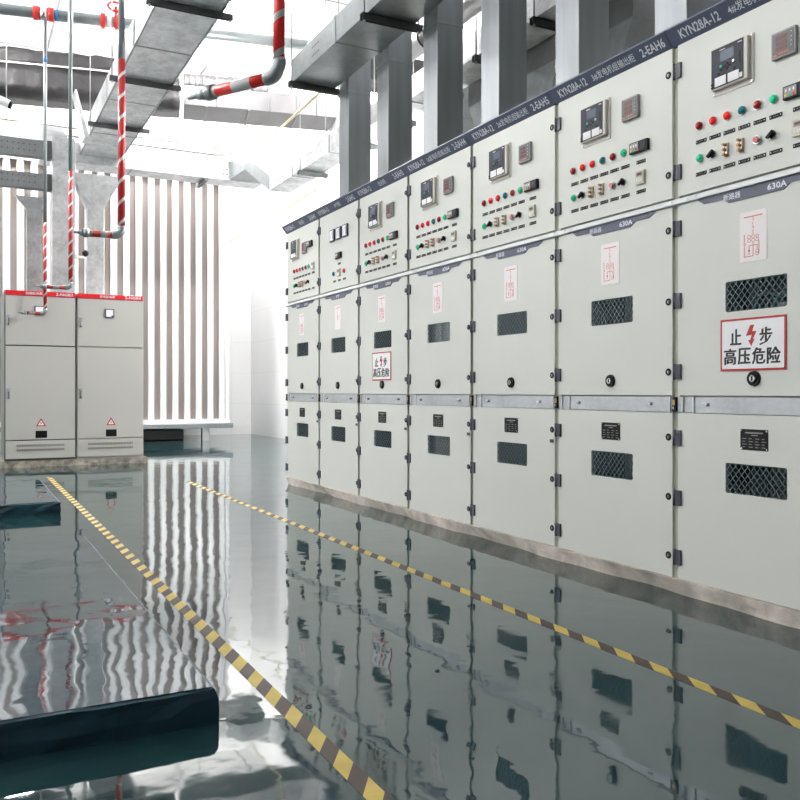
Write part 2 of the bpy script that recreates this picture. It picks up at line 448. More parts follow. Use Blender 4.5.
def carcass(b):
    b.box(-.0245, UD0-.001, .013, .06, ZB, 2.262); b.box(UD0+.004, UD0+.02, .024, .06, ZB, 2.262); b.box(.735, .7595, .024, .06, ZB, 2.262)   # posts in the seams
    b.box(-.0245, -.0205, .06, 1.65, ZB, 2.33); b.box(.7555, .7595, .06, 1.65, ZB, 2.33)
    b.box(-.0245, .7595, .06, 1.65, 2.322, 2.334); b.box(-.0245, .7595, .03, 1.65, ZB, ZB+.02); b.box(-.0245, .7595, 1.64, 1.65, ZB, 2.33)
    b.box(UD0, .735, .024, .06, 1.60, 1.65); b.box(UD0, .735, .024, .06, .745, .83)
    b.box(-.02, .755, .45, .46, ZB, 2.32)

def header(b):
    b.prism([(.02, 2.266), (.0, 2.266), (-.045, 2.322), (-.043, 2.330), (-.03, 2.336), (.06, 2.336), (.06, 2.27)], -.0235, .7585)
    pass
def htext(b, u0, u1, s, h=.040, v=.48):
    def mp(x, y):
        t = v+(y-.5)*h/.072
        return (u0+(u1-u0)*x, -.045*t-.0012, 2.266+.056*t-.0004)
    b.text(s, mp)

def ledge(b):
    b.prism([(.0, 1.607), (-.012, 1.609), (-.012, 1.616), (.0, 1.632), (.022, 1.632), (.022, 1.607)], -.025, .76)
    for u in (-.02, .06, .105): b.box(u, u+.006, -.0128, .0, 1.607, 1.625)

def rail(b):
    b.box(-.0, .76, .004, .022, .755, .818)
    b.box(.03, .034, -.004, .006, .753, .819, 0, 1); b.box(.086, .091, -.002, .006, .753, .819, 0, 1); b.box(.745, .748, -.003, .006, .754, .819, 0, 1)
def latch(b):
    b.box(-.025, -.002, -.004, .022, .757, .817, .002, 0); b.box(-.021, -.007, -.006, 0, .783, .806, 0, 1); b.cyl((-.014, -.003, .772), (-.014, -.008, .772), .005, n=8, m=2)
def bolt(u):
    def f(b):
        b.box(u-.014, u+.014, .0015, .004, .781, .795, 0, 0)
        b.cyl((u, .004, .788), (u, -.007, .788), .008, n=6, m=0); b.cyl((u-.014, .004, .786), (u-.014, -.004, .786), .004, n=6, m=0)
    return f

def hinge(z):
    def f(b):
        b.box(-.013, .027, -.009, .0, z-.031, z+.031, .002, 0)
        b.cyl((-.008, -.007, z-.033), (-.008, -.007, z+.033), .007, n=10, m=0)
        for dz in (-.018, 0, .018): b.box(-.004, .0, -.0098, -.008, z+dz-.002, z+dz+.002, 0, 1)
    return f
def lock(z):
    def f(b):
        b.cyl((.738, .0, z), (.738, -.003, z), .0155, .0145, 16, 0)
        b.cyl((.738, -.003, z), (.738, -.0036, z), .008, .0075, 12, 1)
        b.box(.7365, .7395, -.0042, -.0036, z-.005, z+.005, 0, 2)
    return f

def relay(du=0., k=1.):
    def f(b):
        a0, a1 = .192+du, .192+.192*k+du
        b.plate(rrect(a0, a1, 1.99, 2.178, .006), [], -.004, 0, 0)
        for a in (a0+.006, a1-.006):
            for z in (1.997, 2.171): b.cyl((a, -.004, z), (a, -.007, z), .004, n=8, m=5)
        x0, x1 = a0+.006, a1-.012
        b.box(x0, x1, -.022, -.004, 2.008, 2.168, .004, 0)
        w = x1-x0
        b.box(x0+.004, x1-.018, -.024, -.021, 2.014, 2.165, .001, 1); w = x1-.014-x0
        d = -.0245
        b.box(x0+w*.30, x0+w*.70, d, -.02, 2.108, 2.146, 0, 2)
        b.box(x0+w*.28, x0+w*.44, d, -.02, 2.151, 2.154, 0, 3); b.box(x0+w*.82, x0+w*.94, d, -.02, 2.153, 2.156, 0, 3)
        b.box(x0+w*.14, x0+w*.47, d-.001, -.02, 2.018, 2.052, 0, 3); b.box(x0+w*.53, x0+w*.85, d-.001, -.02, 2.018, 2.052, 0, 3)
        b.box(x0+w*.87, x0+w*.95, d-.001, -.02, 2.020, 2.037, 0, 3)
        for q, z in ((.5, 2.092), (.42, 2.083), (.58, 2.083), (.5, 2.074), (.32, 2.076), (.66, 2.092), (.26, 2.062), (.72, 2.062), (.06, 2.03), (.06, 2.018)):
            b.box(x0+w*q-.005, x0+w*q+.005, d-.002, -.02, z-.003, z+.003, 0, 4)
        b.box(x0+w*.86, x0+w*.90, d, -.02, 2.075, 2.12, 0, 4)
        b.cyl((x0+w*.32, -.023, 2.09), (x0+w*.32, -.026, 2.09), .005, n=10, m=6)
        b.cyl((x0+w*.70, -.023, 2.092), (x0+w*.70, -.0275, 2.092), .0055, n=10, m=5)
    return f
RELAY_M = ['relay_case', 'relay_face', 'screen', 'white', 'black', 'chrome', 'green']
def meter(du=0., dz=0.):
    def f(b):
        a0, a1, z0, z1 = .47+du, .572+du, 2.035+dz, 2.131+dz
        b.box(a0, a1, -.016, 0, z0, z1, .003, 0)
        b.box(a0+.007, a1-.007, -.0175, -.015, z0+.007, z1-.007, .001, 1)
        for z in (.060, .040, .0215): b.box(a0+.022, a0+.066, -.0185, -.016, z0+z+.004, z0+z+.018, 0, 2)
        for k in range(4): b.box(a0+.034+k*.011, a0+.042+k*.011, -.0185, -.016, z0+.010, z0+.017, 0, 3)
        b.box(a0+.01, a0+.026, -.0183, -.016, z0+.009, z0+.013, 0, 3)
        for z in (.078, .06, .045, .03): b.cyl((a1-.016, -.017, z0+z), (a1-.016, -.0185, z0+z), .002, n=6, m=4)
    return f
METER_M = ['meter_frame', 'meter_face', 'digits', 'orange', 'white']
def annunciator(du=0., dz=0., k=1.):
    def f(b):
        a0, a1, z0, z1 = .518+du, .518+.112*k+du, 1.877+dz, 1.926+dz
        w = a1-a0
        b.box(a0, a1, -.016, 0, z0, z1, .003, 0)
        b.box(a0+w*.06, a0+w*.52, -.0175, -.015, z0+.007, z1-.006, 0, 1)
        for q, mm in ((.14, 2), (.28, 3), (.42, 4)): b.cyl((a0+w*q, -.017, z0+.014), (a0+w*q, -.0195, z0+.014), .0052, n=8, m=mm)
        for q in (.14, .28, .42): b.box(a0+w*q-.003, a0+w*q+.003, -.0182, -.017, z0+.026, z0+.036, 0, 5)
        b.box(a0+w*.62, a0+w*.90, -.0182, -.015, z0+.01, z1-.01, 0, 6)
    return f
ANN_M = ['black', 'meter_frame', 'yellow', 'green', 'red', 'white', 'relay_face']
def lamp(u, z, r=.0165):
    def f(b):
        b.cyl((u, 0, z), (u, -.005, z), r+.0015, n=16, m=0); b.dome((u, -.005, z), r, .012, m=1)
    return f
def ntag(u, z):
    def f(b):
        b.box(u-.027, u+.027, -.002, 0, z-.0075, z+.0075, 0, 0)
        for k in range(3): b.box(u-.010+k*.008, u-.006+k*.008, -.0024, -.002, z-.001, z+.001, 0, 2)
        for q in (-.021, .021): b.cyl((u+q, -.002, z), (u+q, -.003, z), .002, n=6, m=1)
    return f
def knob(u, z):
    def f(b):
        b.cyl((u, 0, z), (u, -.006, z), .016, n=16, m=1); b.cyl((u, -.006, z), (u, -.014, z), .0125, .0115, 16, 0)
        c, s2 = math.cos(.7), math.sin(.7)
        pr = [(u+c*p-s2*q, z+s2*p+c*q) for p, q in ((-.017, -.005), (.017, -.004), (.017, .004), (-.017, .005))]
        b.prism(pr, -.024, -.012, 'b', 0)
    return f
def pushb(u, z):
    def f(b):
        b.cyl((u, 0, z), (u, -.012, z), .0165, n=16, m=0); b.cyl((u, -.012, z), (u, -.018, z), .012, .011, 16, 1)
    return f
def brass(u, z):
    def f(b):
        b.box(u-.010, u+.010, -.006, 0, z-.026, z+.026, .001, 0)
        for q in (-.019, 0, .019):
            b.cyl((u-.003, -.006, z+q), (u-.003, -.022, z+q), .0055, n=8, m=0)
            b.box(u-.014, u+.004, -.014, -.008, z+q-.003, z+q+.003, 0, 0)
        b.box(u+.002, u+.008, -.012, -.006, z-.02, z+.02, 0, 1)
    return f
def counter(u, z):
    def f(b):
        b.box(u-.026, u+.026, -.012, 0, z-.030, z+.030, .002, 0)
        b.box(u-.017, u+.017, -.0135, -.011, z+.004, z+.022, 0, 1)
        for k in (-1, 0, 1): b.box(u+k*.012-.004, u+k*.012+.004, -.0135, -.011, z-.02, z-.006, 0, 2)
        b.box(u-.012, u+.012, -.0142, -.013, z+.009, z+.017, 0, 3)
    return f
CNT_M = ['beige', 'meter_frame', 'white', 'digits']
def white_meter(u):
    def f(b):
        b.box(u-.047, u+.047, -.014, 0, 2.026, 2.120, .002, 0)
        b.box(u-.037, u+.037, -.0155, -.012, 2.034, 2.112, 0, 1)
        b.box(u+.026, u+.036, -.0165, -.012, 2.04, 2.106, 0, 0)
        b.prism([(u-.028, 2.05), (u-.026, 2.05), (u+.012, 2.098), (u+.010, 2.098)], -.0162, -.0155, 'b', 0)
    return f

def badge(b):
    pts = [(.113, 1.604), (.146, 1.583), (.242, 1.581), (.267, 1.564), (.513, 1.564), (.542, 1.584), (.626, 1.584), (.668, 1.604)]
    b.prism(pts[::-1], -.004, 0, 'b')
def badge_text(items):
    def f(b):
        for s, a0, a1, z0, z1 in items: b.text(s, lambda x, y: (a0+(a1-a0)*x, -.0046, z0+(z1-z0)*y))
    return f
def mimic(kind):
    def f(b):
        b.plate(rrect(.319, .440, 1.326, 1.513, .006), [], -.0015, 0, 0)
        def ln(a0, c0, a1, c1, t=.0013):
            dx, dz = a1-a0, c1-c0; L = math.hypot(dx, dz); nx, nz = -dz/L*t, dx/L*t
            b.prism([(a0-nx, c0-nz), (a1-nx, c1-nz), (a1+nx, c1+nz), (a0+nx, c0+nz)], -.0021, -.0015, 'b', 1)
        def ring(a, c, r):
            P = [(a+r*math.cos(t*PI/4), c+r*math.sin(t*PI/4)) for t in range(8)]
            for i in range(8): ln(*P[i], *P[(i+1) % 8], .0009)
        U = .380
        ln(U-.042, 1.493, U+.042, 1.493, .002)
        ln(U, 1.493, U, 1.475); ln(U, 1.470, U-.004, 1.462); ln(U, 1.46, U, 1.448); ln(U-.003, 1.455, U+.003, 1.448); ln(U, 1.444, U, 1.426)
        if kind == 0:
            for a in (-.018, 0, .018):
                for c in (1.417, 1.404): ring(U+a, c, .0068)
            ln(U, 1.396, U, 1.385); ln(U-.018, 1.385, U+.018, 1.385)
            ln(U-.040, 1.345, U, 1.345); ln(U-.040, 1.345, U-.040, 1.385); ln(U-.040, 1.398, U-.040, 1.43)
            ring(U-.038, 1.392, .004); ln(U-.018, 1.385, U-.018, 1.36); ln(U, 1.385, U, 1.345); ln(U+.018, 1.385, U+.018, 1.37)
            ring(U+.018, 1.362, .006); ring(U+.018, 1.352, .006); ring(U-.018, 1.366, .004); ln(U+.026, 1.40, U+.026, 1.35); ln(U-.022, 1.355, U-.014, 1.355)
        else:
            ring(U, 1.418, .008); ring(U, 1.406, .008); ring(U, 1.43, .006)
    return f
def wire_mesh(win):
    a0, a1, c0, c1 = win
    def f(b):
        P = .0275; t = .0014
        def seg(p, q):
            dx, dz = q[0]-p[0], q[1]-p[1]; L = math.hypot(dx, dz)
            if L < .004: return
            nx, nz = -dz/L*t, dx/L*t
            b.prism([(p[0]-nx, p[1]-nz), (q[0]-nx, q[1]-nz), (q[0]+nx, q[1]+nz), (p[0]+nx, p[1]+nz)], .0035, .0050, 'b')
        k = 1.15; H = c1-c0
        n = int((a1-a0+H/k)/P)+1
        for i in range(n+1):
            for sgn in (1, -1):
                # line a = s0 + sgn*(c-c0)/k
                s0 = a0-(H/k if sgn > 0 else 0)+i*P
                lo, hi = 0, H
                if sgn > 0: lo = max(lo, (a0-s0)*k); hi = min(hi, (a1-s0)*k)
                else: lo = max(lo, (s0-a1)*k); hi = min(hi, (s0-a0)*k)
                if hi > lo: seg((s0+sgn*lo/k, c0+lo), (s0+sgn*hi/k, c0+hi))
    return f
def sign(b):
    a0, a1, c0, c1 = .229, .524, .918, 1.116
    b.plate(rrect(a0, a1, c0, c1, .003), [], -.0035, 0, 0)
    b.plate(rrect(a0+.008, a1-.008, c0+.008, c1-.008, .002), [], -.0041, -.003, 1)
    w = a1-a0; h = c1-c0
    def T(s, x0, x1, y0, y1):
        for j, (ex, ey) in enumerate(((0, 0), (.007, .004), (-.007, -.004))):      # thick brush strokes
            b.text(s, lambda x, y: (a0+w*(x0+ex+(x1-x0)*x), -.0046-.0001*j, c0+h*(y0+ey+(y1-y0)*y)), 2)
    T('止', .165, .335, .50, .80); T('步', .62, .80, .47, .80)
    for i, ch in enumerate('高压危险'): T(ch, .065+i*.222, .255+i*.222, .12, .43)
    bz = [(.475, .86), (.535, .86), (.505, .74), (.57, .74), (.515, .585), (.545, .60), (.49, .46), (.445, .58), (.475, .575), (.50, .67), (.41, .66)]
    b.prism([(a0+w*x, c0+h*y) for x, y in bz], -.0047, -.004, 'b', 3)
def cam_lock(b):
    u, z = .385, .888
    b.cyl((u, 0, z), (u, -.010, z), .029, .027, 24, 0); b.cyl((u, -.010, z), (u, -.013, z), .020, .017, 20, 0)
    b.cyl((u, -.012, z), (u, -.015, z), .013, .012, 16, 1); b.box(u-.003, u+.003, -.017, -.014, z-.009, z+.009, 0, 0)
def nameplate(b):
    a0, a1, c0, c1 = .322, .446, .621, .699
    b.plate(rrect(a0, a1, c0, c1, .003), [], -.002, 0, 0)
    for a in (a0+.005, a1-.005):
        for z in (c0+.005, c1-.005): b.cyl((a, -.002, z), (a, -.0035, z), .0035, n=8, m=1)
    b.box(a0+.022, a1-.022, -.0025, -.002, c1-.016, c1-.011, 0, 2); b.box(a0+.05, a1-.045, -.0025, -.002, c1-.024, c1-.021, 0, 2)
    for r in range(4):
        for k in range(4):
            x = a0+.010+k*.029
            b.box(x, x+.012+.006*((r+k) % 2), -.0025, -.002, c0+.010+r*.0105, c0+.0122+r*.0105, 0, 2)

MW = (.250, .526, 1.145, 1.262); LW = (.250, .526, .450, .566)
NAMES = ['KYN28A-12']
rows = [  # middle text of the header, last text, badge
    ('4#发电机组输出柜', '2-EAH7', 0), ('3#发电机组输出柜', '2-EAH6', 0), ('2#发电机组输出柜', '2-EAH5', 0),
    ('1#发电机组输出柜', '2-EAH4', 0), ('出线柜', '2-EAH3', 0), ('PT柜', '2-EAH2', 1), ('进线柜', '2-EAH1', 0)]
LAB = [
    'grey switchgear cubicle nearest the camera, cut by the right edge, with a large danger sign',
    'grey switchgear cubicle second from the right, its header ending in 2-EAH6',
    'grey switchgear cubicle third from the right, its header ending in 2-EAH5',
    'grey switchgear cubicle fourth from the right with pale strips behind its upper window',
    'grey switchgear cubicle with the smaller far danger sign on its middle door',
    'grey switchgear cubicle with three white square meters and no row of lamps',
    'grey switchgear cubicle at the far left end of the row']

for i in range(7):
    ys = Y0+PITCH*i
    t = thing('switchgear_cubicle', (XD+.75, ys-.3925, ZB), LAB[i], 'electrical cabinet', 'switchgear cubicles in the row')
    cpart('carcass', 'carcass', carcass, 'carcass', t)
    h = cpart('header', 'header_strip', header, 'header', t, label='slanted blue header strip')
    mid, last, pt = rows[i]
    w = .031*len(mid) if len(mid) > 4 else .036*len(mid)
    cpart('type', 'lettering', lambda b: htext(b, .036, .240, 'KYN28A-12'), 'lettering', h)
    cpart(('mid', i), 'lettering', lambda b: htext(b, .42-w/2, .42+w/2, mid, .038), 'lettering', h)
    cpart(('last', i), 'lettering', lambda b: htext(b, .598, .736, last), 'lettering', h)
    cpart('ledge', 'drip_ledge', ledge, 'white_edge', t, label='bright ledge between the doors')
    r = cpart('rail', 'waist_rail', rail, ['galv_rail', 'white_edge'], t, label='galvanised rail between the doors')
    for q in (.155, .63): cpart(('bolt', q), 'bolt', bolt(q), 'chrome', r)
    cpart('latch', 'latch_block', latch, ['black', 'brass', 'chrome'], t)
    # top door with the instruments
    d = cpart('udoor', 'instrument_door', door_plate(1.642, 2.262), 'door', t)
    for z in (2.157, 1.740):
        cpart(('h', z), 'hinge', hinge(z), ['hinge', 'chrome'], d); cpart(('l', z), 'lock', lock(z), ['black', 'hinge', 'chrome'], d)
    if i == 5:
        for u in (.285, .414, .540): cpart(('wm', u), 'panel_meter', white_meter(u), ['hinge', 'white'], d)
        cpart('ann6', 'annunciator', annunciator(-.165, -.002, .95), ANN_M, d)
        cpart(('tag', .41, 1.837), 'name_tag', ntag(.41, 1.837), ['black', 'white', 'meter_frame'], d)
        cpart('b6t', 'indicator_lamp', lamp(.305, 1.769), ['chrome', 'teal'], d); cpart('c6', 'counter', counter(.41, 1.767), CNT_M, d)
        cpart('b6r', 'indicator_lamp', lamp(.51, 1.769), ['chrome', 'red'], d)
        for u in (.315, .41, .51): cpart(('tag', u, 1.708), 'name_tag', ntag(u, 1.708), ['black', 'white', 'meter_frame'], d)
    else:
        if i == 6:
            cpart('relay7', 'protection_relay', relay(-.045, .9), RELAY_M, d)
            cpart('meter7', 'digital_meter', meter(-.065, -.012), METER_M, d)
            cpart('ann7', 'annunciator', annunciator(.004, .185), ANN_M, d)
            cpart('cnt7', 'counter', counter(.645, 1.893), CNT_M, d)
        else:
            cpart('relay', 'protection_relay', relay(), RELAY_M, d)
            cpart('meter', 'digital_meter', meter(), METER_M, d)
            cpart('ann', 'annunciator', annunciator(), ANN_M, d)
            cpart('cnt', 'counter', counter(.578, 1.768), CNT_M, d)
        du = .075 if i == 6 else 0
        for k, cm in enumerate(['dkred', 'red', 'red', 'teal', 'dkred', 'green']):
            cpart(('lamp', k, cm, du), 'indicator_lamp', lamp(.122+du+.0698*k, 1.9), ['chrome', cm], d)
        for k in range(7):
            u = du*.9+(.130+.0698*k if k < 6 else .578)
            for z in (1.837, 1.708): cpart(('tag', k, z, du), 'name_tag', ntag(u, z), ['black', 'white', 'meter_frame'], d)
        cpart(('btn', du), 'indicator_lamp', lamp(.125+du, 1.770), ['chrome', 'green'], d)
        cpart(('k1', du), 'selector_knob', knob(.190+du, 1.770), ['black', 'chrome'], d); cpart(('k2', du), 'selector_knob', knob(.467+du, 1.771), ['black', 'chrome'], d)
        for u in (.258, .328): cpart(('brass', u, du), 'test_terminal', brass(u+du, 1.770), ['brass', 'chrome'], d)
        cpart(('pb', du), 'push_button', pushb(.402+du, 1.770), ['chrome', 'redline'], d)
    # middle door
    d = cpart('mdoor', 'breaker_door', door_plate(.824, 1.605, MW), 'door', t)
    bd = cpart('badge', 'badge', badge, 'badge', d)
    for q in [('PT', .36, .42, 1.572, 1.594)] if pt else [('断路器', .245, .325, 1.5735, 1.5985), ('630A', .445, .528, 1.574, 1.597)]:
        cpart(('bt', q[0]), 'badge_lettering', badge_text([q]), 'lettering', d)
    cpart(('mimic', pt), 'mimic_diagram', mimic(pt), ['pink', 'redline'], d, label='pale label with a red wiring diagram')
    cpart('mwm', 'wire_mesh', wire_mesh(MW), 'mesh', d)
    cpart('mwp', 'window_pane', lambda b: b.box(MW[0], MW[1], .0075, .0095, MW[2], MW[3]), 'pane', d)
    cpart('camlock', 'door_lock', cam_lock, ['black', 'chrome'], d)
    for z in (1.509, 1.213, .921):
        cpart(('h', z), 'hinge', hinge(z), ['hinge', 'chrome'], d); cpart(('l', z), 'lock', lock(z), ['black', 'hinge', 'chrome'], d)
    if i in (0, 4): cpart('sign', 'danger_sign', sign, ['red_sign', 'white', 'ink', 'red_sign'], d, label='white danger sign with red border and bolt')
    if i == 0:
        def cab(b):
            for k, (u0, z0) in enumerate(((.47, 1.19), (.44, 1.17), (.33, 1.2))):
                b.tube([(u0+.07*math.cos(a), .09+.03*k, z0-.05+.07*math.sin(a)) for a in [x*PI/10 for x in range(-2, 12)]], .012, m=0)
            b.box(.42, .46, .08, .2, 1.10, 1.17, .004, 1)
        cpart('cables', 'inner_cable', cab, ['cable', 'greyplate'], t)
    if i in (1, 3):
        def plates(b):
            for a in ((.30, .335), (.40, .445)) if i == 3 else ((.47, .53),): b.box(a[0], a[1], .05, .07, 1.10, 1.30)
        cpart(('pl', i), 'inner_plate', plates, 'greyplate', t)
    # bottom door
    d = cpart('ldoor', 'cable_door', door_plate(ZB+.004, .752, LW), 'door', t)
    cpart('np', 'nameplate', nameplate, ['black', 'chrome', 'meter_frame'], d, label='small black rating plate')
    cpart('lwm', 'wire_mesh', wire_mesh(LW), 'mesh', d)
    cpart('lwp', 'window_pane', lambda b: b.box(LW[0], LW[1], .0075, .0095, LW[2], LW[3]), 'pane', d)
    for z in (.650, .403, .159):
        cpart(('h', z), 'hinge', hinge(z), ['hinge', 'chrome'], d); cpart(('l', z), 'lock', lock(z), ['black', 'hinge', 'chrome'], d)
    if i >= 2: cpart('sl', 'side_latch', lambda b: b.box(.725, .752, -.006, 0, .585, .602, .002), 'hinge', d)

# rough concrete kerb under the row
kb = MB()
n = 60; ya, yb = Y0-PITCH, Y0+PITCH*6+.03
for k in range(n):
    y0 = ya+(yb-ya)*k/n; y1 = ya+(yb-ya)*(k+1)/n
    o = lambda y: .012*math.sin(y*5.1)+.008*math.sin(y*13.7+1)
    A = [(2.612, y0, ZB), (4.3, y0, ZB), (4.3, y0, 0), (2.646+o(y0), y0, 0)]
    B = [(2.612, y1, ZB), (4.3, y1, ZB), (4.3, y1, 0), (2.646+o(y1), y1, 0)]
    kb.frustum(A, B)
bmesh.ops.remove_doubles(kb.bm, verts=kb.bm.verts, dist=1e-5)
kb.build('concrete_kerb', M['concrete'], label='rough pale concrete kerb under the long switchgear row', cat='kerb')

# ------------------------------------------------------------------ two cabinets at the back
YC = 10.28
def TL(u, d, z): return (u-.374, d-.45, z-.07)
for k, (x0, tail, lab) in enumerate(((.419, '2-NGB3', 'left of two grey red-topped cabinets at the back, fire pipes hanging before it'),
                                     (1.167, '2-NGB4', 'right of two grey red-topped cabinets at the back, beside the striped panel'))):
    t = thing('control_cabinet', (x0+.374, YC+.45, .07), lab, 'electrical cabinet', 'grey cabinets at the back')
    P = lambda nm, f, mats, par=t, **kw: (lambda b: (f(b), b.build(nm, [M[x] for x in (mats if isinstance(mats, list) else [mats])], par, **kw))[1])(MB(TL))
    P('carcass', lambda b: b.box(.004, .744, .012, .9, .07, 1.955, .003), 'cabinet_dark' if k == 0 else 'cabinet')
    bd = P('header_strip', lambda b: b.box(.012, .736, -.012, .012, 1.905, 1.958, .002), 'band', label='red header strip')
    P('lettering', lambda b: b.text('防爆配电柜' if k == 0 else '馈电配电柜', lambda x, y: (.22+.17*x if k == 0 else .25+.17*x, -.0135, 1.916+.031*y)), 'lettering', bd)
    P('lettering', lambda b: b.text(tail, lambda x, y: (.53+.18*x, -.0135, 1.916+.031*y)), 'lettering', bd)
    ud = P('upper_door', lambda b: b.box(.016, .732, -.008, .012, 1.356, 1.900, .003), 'cabinet')
    ld = P('lower_door', lambda b: b.box(.016, .732, -.008, .012, .305, 1.342, .003), 'cabinet')
    def handle(z):
        def f(b):
            b.box(.026, .062, -.022, -.008, z-.06, z+.06, .004, 0); b.box(.034, .054, -.030, -.02, z-.048, z+.03, .004, 1); b.cyl((.044, -.02, z-.045), (.044, -.032, z-.045), .008, n=10, m=2)
        return f
    P('door_handle', handle(1.625), ['meter_frame', 'chrome', 'black'], ud); P('door_handle', handle(.815), ['meter_frame', 'chrome', 'black'], ld)
    def pm(b):
        b.box(.305, .410, -.026, -.008, 1.690, 1.793, .003, 0); b.box(.318, .397, -.0275, -.02, 1.702, 1.782, 0, 1); b.box(.376, .397, -.0282, -.02, 1.702, 1.718, 0, 0)
    P('panel_meter', pm, ['hinge', 'white'], ud)
    def tri(b):
        c, z0, r = .375, .452, .052
        b.prism([(c-r, z0), (c+r, z0), (c, z0+.09)], -.0098, -.008, 'b', 0)
        b.prism([(c-r*.62, z0+.011), (c+r*.62, z0+.011), (c, z0+.068)], -.0104, -.0095, 'b', 1)
        b.prism([(c+.004, z0+.055), (c-.012, z0+.032), (c-.001, z0+.034), (c-.006, z0+.014), (c+.012, z0+.038), (c+.002, z0+.037)], -.011, -.0102, 'b', 0)
    P('warning_label', tri, ['red_sign', 'pink'], ld, label='red triangular warning label')
    P('nameplate', lambda b: b.box(.318, .438, -.0105, -.008, .322, .402, .001), 'black', ld)
    def vp(b):
        b.box(.016, .732, -.006, .012, .095, .292, .003, 0)
        for z in (.190, .240):
            for q in range(28): b.box(.125+q*.0178, .138+q*.0178, -.0095, -.005, z-.012, z+.012, 0, 1)
    P('vent_panel', vp, ['cabinet', 'vent'])
    P('lifting_eye', lambda b: b.tube([(.66+.02*math.cos(a), .3, 1.975+.02*math.sin(a)) for a in [x*PI/8 for x in range(-3, 12)]], .005, 8), 'chrome')
pb = MB()
for k in range(24):
    a = .38+k*(1.95-.38)/24; b2 = .38+(k+1)*(1.95-.38)/24; o = lambda x: .012*math.sin(x*9)+.006*math.sin(x*31)
    pb.frustum([(a, YC-.01+o(a)*.4, .07), (b2, YC-.01+o(b2)*.4, .07), (b2, YC+.95, .07), (a, YC+.95, .07)],
               [(a, YC-.03+o(a), 0), (b2, YC-.03+o(b2), 0), (b2, YC+.95, 0), (a, YC+.95, 0)])
bmesh.ops.remove_doubles(pb.bm, verts=pb.bm.verts, dist=1e-5)
pb.build('concrete_kerb', M['concrete_dark'], label='low dark worn concrete kerb under the two red-topped cabinets', cat='kerb')

# ------------------------------------------------------------------ striped air intake panel
t = thing('air_intake_panel', (2.07, 14.5, 0), 'tall white slatted air intake panel standing before the back wall', 'vent panel')
TP = lambda a, b, c: (a-2.07, b-14.5, c)
b = MB(TP)
b.box(-.2, 4.14, 14.44, 15.6, .30, .37); b.box(-.2, 4.14, 14.50, 15.6, 4.46, 4.54); b.box(4.08, 4.14, 14.5, 15.6, .3, 4.54); b.box(-.2, 4.14, 15.55, 15.6, .3, 4.54)
b.build('frame', M['slat'], t)
MB(TP).box(-.2, 4.16, 14.30, 15.6, .22, .30, .008).build('bottom_channel', M['galv_mid'], t)
k = 0; x = 4.08
while x > -.2:
    x1 = x; x0 = x-.108
    MB(TP).prism([(x0, 14.62), (x0, 14.53), (x0+.02, 14.505), (x1-.02, 14.505), (x1, 14.53), (x1, 14.62)], .37, 4.46, 'c').build('slat', M['slat'], t)
    MB(TP).box(x0-.092, x0, 14.56, 14.60, .37, 4.46).build('perforated_strip', M['perf'], t)
    x -= .2
for x in (.3, 1.8, 3.68): MB(TP).box(x, x+.12, 14.5, 14.62, 0, .22).build('leg', M['slat'], t)
MB(TP).box(1.9, 3.45, 14.9, 15.5, .0, .18, .01).build('duct_box', M['steel_dark'], t)

# ------------------------------------------------------------------ floor: plinths and tapes
def plinth(x0, x1, y0, y1, h, label):
    t = thing('machine_plinth', ((x0+x1)/2, (y0+y1)/2, 0), label, 'plinth', 'low painted plinths on the floor')
    cx, cy = (x0+x1)/2, (y0+y1)/2
    TT = lambda a, b, c: (a-cx, b-cy, c)
    b = MB(TT); nx = 60
    A = []; 
    def side(pa, pb, nseg):
        rows = []
        for k in range(nseg+1):
            q = k/nseg; px = pa[0]+(pb[0]-pa[0])*q; py = pa[1]+(pb[1]-pa[1])*q
            rows.append((px, py))
        return rows
    loop = side((x0, y0), (x1, y0), nx)[:-1]+side((x1, y0), (x1, y1), nx)[:-1]+side((x1, y1), (x0, y1), 12)[:-1]+side((x0, y1), (x0, y0), 12)[:-1]
    lev = [(0, .004), (h*.35, .007), (h*.7, .003), (h-.006, 0), (h, -.014)]
    R = []
    for z, o in lev:
        ring = []
        for px, py in loop:
            dx = (1 if px > cx else -1)*min(1, 1 if abs(abs(px-cx)-(x1-x0)/2) < 1e-6 else 0)
            dy = (1 if py > cy else -1)*min(1, 1 if abs(abs(py-cy)-(y1-y0)/2) < 1e-6 else 0)
            w = o+random.uniform(-.004, .004)
            ring.append(b.bm.verts.new(TT(px+dx*w, py+dy*w, z+(.0 if z in (0, h) else random.uniform(-.003, .003)))))
        R.append(ring)
    for a, c in zip(R, R[1:]):
        for k in range(len(a)):
            f = b.bm.faces.new((a[k], a[(k+1) % len(a)], c[(k+1) % len(a)], c[k]))
    b.build('side', M['plinth_side'], t, label='dark teal side')
    MB(TT).prism([(x0+.008, y0+.008), (x1-.009, y0+.008), (x1-.009, y1-.008), (x0+.008, y1-.008)], h-.02, h, 'c').build('top', M['plinth_top'], t, label='glossy rippled top')
plinth(-3.0, .575, 2.135, 4.70, .089, 'low glossy teal plinth on the floor at lower left, nearest the camera')
plinth(-3.0, .605, 6.25, 8.0, .085, 'low glossy teal plinth at the left edge, before the red-topped cabinets')
def tape(x, y0, y1, label):
    MB().box(-.024, .024, 0, y1-y0, 0, .0012).build('floor_tape', M['tape'], None, (x, y0, 0), label=label, cat='tape', group='hazard tapes on the floor')
tape(.765, -1.0, 8.95, 'yellow and brown striped floor tape beside the plinths')
tape(1.878, -1.0, 7.95, 'yellow and brown striped floor tape running before the switchgear row')

